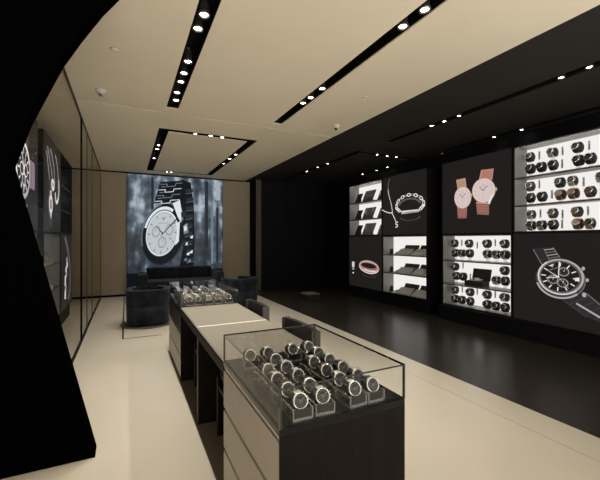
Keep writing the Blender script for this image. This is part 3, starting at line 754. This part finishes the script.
# ------------------------------------------------------------------ shelf niches
def niche(side, y0, y1, z0, z1, shelves, label, back='niche_white', lining='niche_side', shelf='niche_shelf', depth=.30, group=None):
    xf, xb, s = (XF, XR, 1) if side == 'right' else (XLF, XL, -1)
    r = thing('display_niche', ((xf + xb) / 2, (y0 + y1) / 2, z0), label, 'display niche', group)
    t = .02; d = xf + s * depth
    def bx(m, xa, xc, *rest):
        (ya, yc, za, zc, mt) = rest; m.box((min(xa, xc), ya, za), (max(xa, xc), yc, zc), mt)
    b = MB()
    bx(b, xf, xb, y0, y0 + t, z0, z1, 'frame'); bx(b, xf, xb, y1 - t, y1, z0, z1, 'frame')
    bx(b, xf, xb, y0 + t, y1 - t, z0, z0 + t, 'frame'); bx(b, xf, xb, y0 + t, y1 - t, z1 - t, z1, 'frame'); bx(b, d + s*.02, xb, y0 + t, y1 - t, z0 + t, z1 - t, 'frame')
    b.build('casing', r)
    b = MB(); bx(b, d, d + s*.02, y0 + t, y1 - t, z0 + t, z1 - t, back); b.build('back_panel', r)
    b = MB()
    bx(b, xf + s*.012, d, y0 + t, y0 + t + .006, z0 + t, z1 - t, lining); bx(b, xf + s*.012, d, y1 - t - .006, y1 - t, z0 + t, z1 - t, lining)
    bx(b, xf + s*.012, d, y0 + t + .006, y1 - t - .006, z0 + t, z0 + t + .006, lining); bx(b, xf + s*.012, d, y0 + t + .006, y1 - t - .006, z1 - t - .006, z1 - t, lining)
    b.build('lining', r)
    if side == 'right':
        for z in list(shelves) + [z1 - t]:
            zz = z - .0145 if z != z1 - t else z - .0065
            b = MB(); bx(b, xf + s*.02, xf + s*.032, y0 + .05, y1 - .05, zz - .004, zz, 'led'); b.build('led_strip', r)
    if side == 'right':
        for z in list(shelves) + [z1 - t - .006 + .014]:
            b = MB(); bx(b, xf + s*.010, xf + s*.017, y0 + t + .006, y1 - t - .006, z - .022, z - .0142, 'frame'); b.build('shelf_lip', r)
    for z in shelves:
        b = MB(); bx(b, xf + s*.01, d, y0 + t + .006, y1 - t - .006, z - .014, z, shelf if shelf != 'shelfglass' else ['shelfglass', 'shelfglass', 'acrylic_edge', 'acrylic_edge', 'acrylic_edge', 'acrylic_edge']); b.build('shelf', r)
    return r
NW1 = niche('right', 3.30, 4.59, .25, 1.5, (.635, 1.048), 'white backlit watch niche under the poster of two rose gold watches')
NW2 = niche('right', 2.0, 3.29, 1.5, 2.77, (1.905, 2.305), 'white backlit watch niche above the dark chronograph poster')
NJ1 = niche('right', 6.25, 7.55, 1.5, 2.77, (1.905, 2.32), 'white backlit jewellery niche above the ring poster')
NJ2 = niche('right', 4.94, 6.24, .25, 1.5, (.70, 1.09), 'white backlit jewellery niche below the chain bracelet poster')
niche('left', 6.58, 7.85, 1.5, 2.77, (1.885, 2.28), 'dark niche with glass shelves beside the left necklace poster', 'niche_dim', 'frame', 'shelfglass')
NL = niche('left', 5.31, 6.58, .25, 1.5, (.70, 1.06), 'grey niche with glass shelves below the left necklace poster', 'niche_grey', 'niche_side', 'shelfglass')
niche('left', 3.70, 5.0, .25, 1.5, (.70, 1.06), 'grey niche below the left watch poster, half hidden by the entrance panel', 'niche_dim', 'niche_side', 'shelfglass')

# ------------------------------------------------------------------ watches
def make_watch(style, tilt, head=1., hw=.0145):
    r = thing('wristwatch', (0, 0, 0), 'x', 'watch')
    R = .037; c = Vector((0, 0, R))
    strap = {'steel': 'wsteel', 'black': 'leather_blk', 'brown': 'leather_brn', 'gold': 'brass'}[style]
    case = 'brass' if style == 'gold' else 'wcase'
    dial = 'dial_pale' if style == 'gold' else 'dial_olive' if style == 'brown' else 'dial_dark'
    mk = 'mark' if dial == 'dial_dark' else 'dial_dark'
    ta = math.radians(tilt)                       # dial faces -y, raised by ta
    def pt(a, rr): return (rr * math.cos(a), rr * math.sin(a))      # angle in the y-z plane, 0 = dial direction
    ey = Vector((0, -math.cos(ta), math.sin(ta))); ez = Vector((0, math.sin(ta), math.cos(ta)))
    b = MB()
    if style in ('steel', 'gold'):
        n = 22
        for i in range(n):
            a = math.radians(38) + math.radians(284) * (i + .5) / n
            half = math.radians(284) / n / 2 * .86
            for x0, x1 in ((-hw, -.0045), (-.004, .004), (.0045, hw)):
                P8 = []
                for rr in (R - .004, R):
                    for aa in (a - half, a + half):
                        for x in (x0, x1): P8.append(c + Vector((x, 0, 0)) + ey * rr * math.cos(aa) + ez * rr * math.sin(aa))
                k = b.add(P8)
                for q in ((0,1,3,2),(4,6,7,5),(0,4,5,1),(2,3,7,6),(0,2,6,4),(1,5,7,3)): b.face([k + i_ for i_ in q], strap)
    else:
        rings = []
        for i in range(33):
            a = math.radians(30) + math.radians(300) * i / 32; w = hw * (1 - .15 * math.sin(PI * i / 32))
            rings.append([c + Vector((x, 0, 0)) + ey * rr * math.cos(a) + ez * rr * math.sin(a) for x, rr in ((-w, R - .004), (w, R - .004), (w, R - .0008), (w * .8, R), (-w * .8, R), (-w, R - .0008))])
        b.loft(rings, strap, smooth=False)
    b.build('strap', r)
    b = MB(); T = Matrix.Translation((-.026, 0, R)) @ Matrix.Rotation(PI / 2, 4, 'Y')
    b.lathe([(0, 0), (.022, .0), (.0295, .006), (.0315, .026), (.0295, .046), (.022, .052), (0, .052)], 'cush', T, 24); b.build('cushion', r)
    T = Matrix.Translation(c) @ ey.to_track_quat('Z', 'X').to_matrix().to_4x4()
    # build an explicit frame: x -> X axis, y -> ez, z -> ey
    T = Matrix(((1, 0, 0, c.x), (0, ez.y, ey.y, c.y), (0, ez.z, ey.z, c.z), (0, 0, 0, 1)))
    T = T @ Matrix.Diagonal((head, head, 1, 1))
    b = MB(); z0 = R - .008
    b.lathe([(.0, z0), (.022, z0), (.0300, z0 + .003), (.0308, z0 + .009), (.0290, z0 + .0122), (.0255, z0 + .0130), (.0245, z0 + .0112)], case, T, 28)
    for sx in (-1, 1):
        for sy in (-1, 1):
            b.box((sx * .0145 - .003, sy * .0225 - .006, z0), (sx * .0145 + .003, sy * .0225 + .006, z0 + .007), case, T)
    cs = b.build('case', r)
    b = MB(); b.cyl(T @ Vector((.0300, 0, z0 + .006)), T @ Vector((.0350, 0, z0 + .006)), .0032, case, 10)
    for y in (-.011, .011): b.cyl(T @ Vector((.0275, y, z0 + .006)), T @ Vector((.0315, y * 1.12, z0 + .006)), .0022, case, 8)
    b.build('crown', r)
    b = MB(); zd = z0 + .0112
    b.lathe([(0, zd), (.0246, zd)], dial, T, 28, False)
    for q_ in range(12):
        a = 2 * PI * q_ / 12; Tm = T @ Matrix.Rotation(a, 4, 'Z'); b.box((-.001, .0170, zd), (.001, .0222, zd + .0006), mk, Tm)
    for a, l in ((-.9, .016), (.95, .011)): b.box((-.0008, -.002, zd + .0006), (.0008, l, zd + .0011), mk, T @ Matrix.Rotation(a, 4, 'Z'))
    for x, y in ((.0085, 0), (-.0085, 0), (0, -.0085)): b.lathe([(.0045, zd + .0003), (.0055, zd + .0003)], mk, T @ Matrix.Translation((x, y, 0)), 14, False)
    b.build('dial', r)
    return r
def make_stand():
    r = thing('acrylic_stand', (0, 0, 0), 'x', 'watch stand')
    E = 'acrylic_edge'; A = 'acrylic'
    b = MB(); b.box((-.042, -.062, 0), (.042, .040, .012), [A, A, E, E, E, E])
    for sx in (-1, 1):
        b.box((sx * .039 - .0035, -.062, .012), (sx * .039 + .0035, .040, .046), [A, E, E, A, E, A])
    b.build('block', r, .0015, 1)
    b = MB(); b.box((-.034, -.060, .0122), (.034, -.052, .043), 'cush'); b.build('front_pad', r, .002)
    return r
WS = {s: make_watch(s, 20, 1.04) for s in ('steel', 'black', 'brown', 'gold')}
ST = make_stand()
DESC = {'steel': 'dark dialled steel watch', 'black': 'black strapped watch', 'brown': 'brown strapped watch', 'gold': 'rose gold watch'}
def counter_watches(ys, cols, skip, zt, where, grp, styles, frm):
    for j, y in enumerate(ys):
        for i, x in enumerate(cols):
            if (i, j) in skip: continue
            st = styles(i, j)
            pos = '%s, %s row %s, %s from left' % (where, ORD[j], frm, ORD[i])
            dx = random.uniform(-.003, .003); rz = math.radians(random.uniform(-5, 5))
            s = dup(ST, (x + dx, y, zt), rz, 'clear acrylic watch stand, ' + pos, grp + ' stands')
            dup(WS[st], (x + dx, y, zt + .0142), rz, DESC[st] + ', ' + pos, grp)
def sty(i, j):
    if i == 0 and j > 2: return 'brown' if j % 2 else 'steel'
    return ('steel', 'black', 'steel', 'black', 'steel')[(i * 2 + j) % 5]
counter_watches((1.232, 1.342, 1.457, 1.577, 1.697, 1.817), (.59, .686, .836, .930), {(0, 4), (2, 4)}, CT, 'near glass case', 'watches in the near glass case', sty, 'from front')
counter_watches((3.765, 3.885, 4.005, 4.125, 4.245, 4.365, 4.485, 4.605), (.575, .668, .772, .868, .985), set(), CT, 'far glass case', 'watches in the far glass case', lambda i, j: ('steel', 'steel', 'brown', 'steel', 'black')[(i + j * 2) % 5], 'from front')
for o in list(WS.values()): remove_tree(o)

WH = {s: make_watch(s, 14, .80, .019) for s in ('steel', 'black', 'brown', 'gold')}
WSC = 1.9
def shelf_stand(h, lab, x, y, z):
    r = thing('acrylic_stand', (x, y, z), lab, 'watch stand', 'acrylic stands in the white niches')
    b = MB(); b.box((x - .03, y - .032, z), (x + .03, y + .032, z + .005), 'acrylic_thin'); b.box((x - .016, y - .02, z + .005), (x + .016, y + .02, z + h), 'acrylic_thin'); b.build('block', r)
SH = {1.0482: (.054, .22), .6352: (.062, .215), .2762: (.014, .156), 2.3052: (.047, .235), 1.9052: (.031, .206), 1.5262: (.012, .172)}
def shelf_row(zs, ys, upper, nm, shelf, dark):
    for i, y in enumerate(ys):
        st = random.choice(dark)
        h = SH[zs][1 if upper else 0]; x = 5.315 if upper else 5.235
        lab = '%s, %s shelf, %s row, %s from left' % (nm, shelf, 'upper' if upper else 'lower', ORD[i])
        shelf_stand(h, 'clear stand, ' + lab, x, y, zs)
        dup(WH[st], (x, y, zs + h + .0003), -PI / 2 + math.radians(random.uniform(-8, 8)), DESC[st] + ', ' + lab, 'watches in the white niches', WSC)
N1 = 'low white niche'; N2 = 'high white niche'
D1 = ('black', 'black', 'steel', 'black'); D2 = ('steel', 'brown', 'black', 'steel', 'gold', 'black')
shelf_row(1.0482, (4.49, 4.19, 3.85, 3.55), True, N1, 'top', D1)
shelf_row(1.0482, (4.41, 4.27, 4.115, 3.785, 3.634, 3.49), False, N1, 'top', D1)
shelf_row(.6352, (4.48, 3.55), True, N1, 'middle', D1)
shelf_row(.6352, (4.386, 4.248, 3.634, 3.49), False, N1, 'middle', D1)
shelf_row(.2762, (4.48, 4.17, 3.85, 3.55), True, N1, 'bottom', D1)
shelf_row(.2762, (4.41, 4.27, 4.105, 3.785, 3.641, 3.49), False, N1, 'bottom', D1)
shelf_row(2.3052, (3.165, 2.86, 2.555), True, N2, 'top', D1)
shelf_row(2.3052, (3.11, 2.96, 2.81, 2.505, 2.377), False, N2, 'top', D1)
shelf_row(1.9052, (3.16, 2.765, 2.615, 2.3), True, N2, 'middle', D2)
shelf_row(1.9052, (3.11, 2.951, 2.718, 2.565, 2.377), False, N2, 'middle', D2)
shelf_row(1.5262, (3.15, 2.855, 2.56), True, N2, 'bottom', D2)
shelf_row(1.5262, (3.10, 2.958, 2.807, 2.514, 2.383), False, N2, 'bottom', D2)
for o in list(WH.values()) + [ST]: remove_tree(o)
# slim vertical cards on the back panels
def card(y, z, lab, h=.085):
    b = MB(); b.box((5.394, y - .012, z - h / 2), (5.3998, y + .012, z + h / 2), 'card')
    for k in range(4): b.box((5.3935, y - .007, z - h / 2 + .012 + k * .018), (5.394, y + .007, z - h / 2 + .018 + k * .018), 'easel_dark')
    tag(b.build('price_card'), lab, 'card', 'narrow cards in the white niches')
for shelf, L in (('top', ((4.41, 1.35), (4.10, 1.31), (3.77, 1.355))), ('middle', ((4.385, .945), (4.235, .757))), ('bottom', ((4.40, .518), (4.10, .52), (3.77, .512)))):
    for i, (y, z) in enumerate(L): card(y, z, 'narrow printed card at the back of the low white niche, %s shelf, %s from left' % (shelf, ORD[i]), .11)
for shelf, L in (('top', ((3.085, 2.63), (2.78, 2.625), (2.468, 2.63), (2.785, 2.45))), ('middle', ((3.085, 2.21), (2.915, 2.045), (2.53, 2.165))), ('bottom', ((3.07, 1.785), (2.78, 1.755), (2.48, 1.78), (2.785, 1.62)))):
    for i, (y, z) in enumerate(L):
        card(y, z, 'narrow printed card at the back of the high white niche, %s shelf, %s' % (shelf, ('left', 'middle upper', 'right', 'middle lower')[i]), .12)
# open presentation box
r = thing('watch_box', (5.24, 3.99, .6352), 'open black presentation box with a watch, middle shelf of the low white niche', 'box')
b = MB(); b.box((5.15, 3.83, .6352), (5.34, 4.16, .72), 'easel_dark'); b.build('base', r, .006)
b = MB(); T = Matrix.Translation((5.335, 0, .72)) @ Matrix.Rotation(math.radians(12), 4, 'Y')
b.box((0, 3.83, 0), (.03, 4.16, .20), 'easel_dark', T); b.build('lid', r, .006)
b = MB(); b.box((5.175, 3.92, .72), (5.30, 4.07, .755), 'pale'); b.build('cushion', r, .012)
b = MB(); b.lathe([(0, 0), (.05, 0), (.056, .006), (.05, .014), (.044, .012), (0, .011)], ['steel', 'steel', 'steel', 'steel', 'dial_pale'], Matrix.Translation((5.235, 3.995, .755)), 20)
b.build('watch_head', r)

# ------------------------------------------------------------------ jewellery displays
def make_easel(w, h, lean, tray, mtb, label, x, y, z, chain=True, grp=None):
    """sloping suede board with a foot, facing -x; jewellery pinned on it"""
    r = thing('jewellery_board', (x, y, z), label, 'jewellery board', grp)
    T = Matrix.Translation((x, y, z)) @ Matrix.Rotation(lean, 4, 'Y')
    b = MB(); b.box((0, -w/2, .0), (.018, w/2, h), mtb, T); b.build('board', r, .003)
    b = MB(); b.prism([(x + .012, y - w*.25, z), (x + .012 + math.sin(lean)*h*.8 + .012, y - w*.25, z), (x + .012 + math.sin(lean)*h*.8, y - w*.25, z + math.cos(lean)*h*.75)], (0, w*.5, 0), mtb); b.build('foot', r)
    if tray:
        b = MB(); b.prism([(x - .17, y - w/2, z), (x - .002, y - w/2, z), (x - .002, y - w/2, z + .13), (x - .17, y - w/2, z + .018)], (0, w, 0), 'tray'); b.build('tray', r, .003)
    if chain:
        b = MB(); pts = []
        for k in range(15):
            t = PI + PI * k / 14; pts.append(T @ Vector((-.004, w*.33*math.cos(t), h*.82 + h*.5*math.sin(t))))
        b.tube(pts, .005, 'silver', 6); p = T @ Vector((-.006, 0, h*.28)); b.lathe([(0, -.014), (.012, 0), (0, .014)], 'silver', Matrix.Translation(p), 8); b.build('necklace', r)
    return r
def bracelet(x, y, z, label, R=.035):
    b = MB()
    for k in range(14):
        a = 2 * PI * k / 14; b.lathe([(0, -.008), (.0095, 0), (0, .008)], 'silver', Matrix.Translation((x + R * math.cos(a), y + R * math.sin(a), z + .008)), 8)
    tag(b.build('bracelet'), label, 'bracelet', 'bracelets in the jewellery niches')
def ring_block(x, y, z, label):
    r = thing('ring_stand', (x, y, z), label, 'ring stand', 'ring stands in the jewellery niches')
    b = MB(); b.prism([(x - .03, y - .03, z), (x + .03, y - .03, z), (x + .03, y - .03, z + .12), (x - .01, y - .03, z + .12)], (0, .06, 0), 'easel_dark'); b.build('block', r)
    b = MB(); T = Matrix.Translation((x - .028, y, z + .085)) @ Matrix.Rotation(PI/2 - .2, 4, 'Y'); b.lathe([(.012, -.003), (.016, -.003), (.016, .003), (.012, .003), (.012, -.003)], 'silver', T, 16); b.build('ring', r)
for shelf, z, in (('top', 2.3202), ('middle', 1.9052), ('bottom', 1.5262)):
    make_easel(.20, .27, math.radians(24), False, 'easel_dark', 'black suede board against the far side, %s shelf of the high jewellery niche' % shelf, 5.21, 7.36, z, False, 'suede boards in the jewellery niches')
    make_easel(.40, .31, math.radians(24), False, 'easel', 'grey suede board with necklace, middle of %s shelf, high jewellery niche' % shelf, 5.19, 6.93, z, True, 'suede boards in the jewellery niches')
    make_easel(.27, .26, math.radians(24), False, 'easel', 'low grey suede board at the near end, %s shelf, high jewellery niche' % shelf, 5.20, 6.42, z, True, 'suede boards in the jewellery niches')
    bracelet(5.16, 6.66, z, 'silver bracelet lying on the %s shelf of the high jewellery niche' % shelf, .045)
for shelf, z in (('top', 1.0902), ('middle', .7002), ('bottom', .2762)):
    for q, y in (('left', 5.62), ('right', 5.17)):
        make_easel(.40, .235, math.radians(30), True, 'easel_dark', 'black board behind a pale tray, %s on %s shelf, low jewellery niche' % (q, shelf), 5.275, y, z, False, 'suede boards in the jewellery niches')
        bracelet(5.135, y - .24, z, 'silver bracelet right of the %s tray, %s shelf, low jewellery niche' % (q, shelf), .032)
    ring_block(5.22, 6.08, z, 'black ring stand at the far end, %s shelf, low jewellery niche' % shelf)
    ring_block(5.24, 5.395, z, 'black ring stand between the trays, %s shelf, low jewellery niche' % shelf)
    b = MB(); T = Matrix.Translation((5.16, 5.86, z)) @ Matrix.Rotation(math.radians(50), 4, 'Y'); b.box((0, -.07, 0), (.006, .07, .09), 'pale', T)
    tag(b.build('price_card', bevel=.001), 'small white slanted card on the %s shelf of the low jewellery niche' % shelf, 'card', 'white cards in the low jewellery niche')
# left niche cushions
for z, nm in ((1.0602, 'top'), (.7002, 'middle'), (.2762, 'bottom')):
    r = thing('jewellery_cushion', (-1.02, 5.72, z), 'pale grey sloping cushion on the %s shelf of the left grey niche' % nm, 'cushion', 'cushions in the left grey niche')
    b = MB(); b.prism([(-.925, 5.45, z), (-1.07, 5.45, z), (-1.07, 5.45, z + .19), (-1.03, 5.45, z + .20), (-.925, 5.45, z + .05)], (0, .62, 0), 'pale'); b.build('pad', r, .012, 3)
    b = MB(); b.tube([(-.932 - .09 * math.sin(PI * k / 10), 5.52 + .045 * k, z + .072 + .125 * math.sin(PI * k / 10)) for k in range(11)], .009, 'silver', 6); b.build('chain', r)

# low plinth on the dark floor near the back
r = thing('display_plinth', (3.85, 7.2, 0), 'low taupe display plinth standing on the dark floor near the black wall', 'plinth')
b = MB(); b.box((3.66, 7.05, 0), (3.96, 7.40, .16), 'floor_dark'); b.build('body', r, .004)
b = MB(); b.box((3.65, 7.04, .16), (3.97, 7.41, .18), 'floor_taupe'); b.build('top', r, .003)

# ------------------------------------------------------------------ added fill as unseen mall light, camera
w = bpy.data.worlds.new('world'); S.world = w; w.use_nodes = True
wn = w.node_tree; bg = wn.nodes['Background']
bg.inputs[0].default_value = (1., .94, .86, 1)
tc = wn.nodes.new('ShaderNodeTexCoord'); sx = wn.nodes.new('ShaderNodeSeparateXYZ'); mr = wn.nodes.new('ShaderNodeMapRange')
mr.inputs[1].default_value = -.35; mr.inputs[2].default_value = .15; mr.inputs[3].default_value = 5.; mr.inputs[4].default_value = 1.   # unseen mall light, made stronger from below to lift the ceiling
wn.links.new(tc.outputs['Generated'], sx.inputs[0]); wn.links.new(sx.outputs['Z'], mr.inputs[0]); wn.links.new(mr.outputs[0], bg.inputs[1])

cam = bpy.data.cameras.new('camera'); co = bpy.data.objects.new('camera', cam); COL.objects.link(co)
cam.sensor_fit = 'HORIZONTAL'; cam.sensor_width = 36; cam.lens = 36 * 354 / 600; cam.clip_start = .05
co.location = (0, 0, 1.4); co.rotation_euler = (PI / 2, 0, -math.atan(174 / 354))
S.camera = co
vs = S.view_settings; S.display_settings.display_device = 'sRGB'
vs.view_transform = 'Standard'; vs.look = 'None'; vs.gamma = 1; vs.use_curve_mapping = False; vs.exposure = 0.
cy = S.cycles
cy.use_denoising = True; cy.max_bounces = 10; cy.diffuse_bounces = 4; cy.glossy_bounces = 4; cy.transparent_max_bounces = 24
cy.caustics_reflective = False; cy.caustics_refractive = False; cy.sample_clamp_indirect = 4.
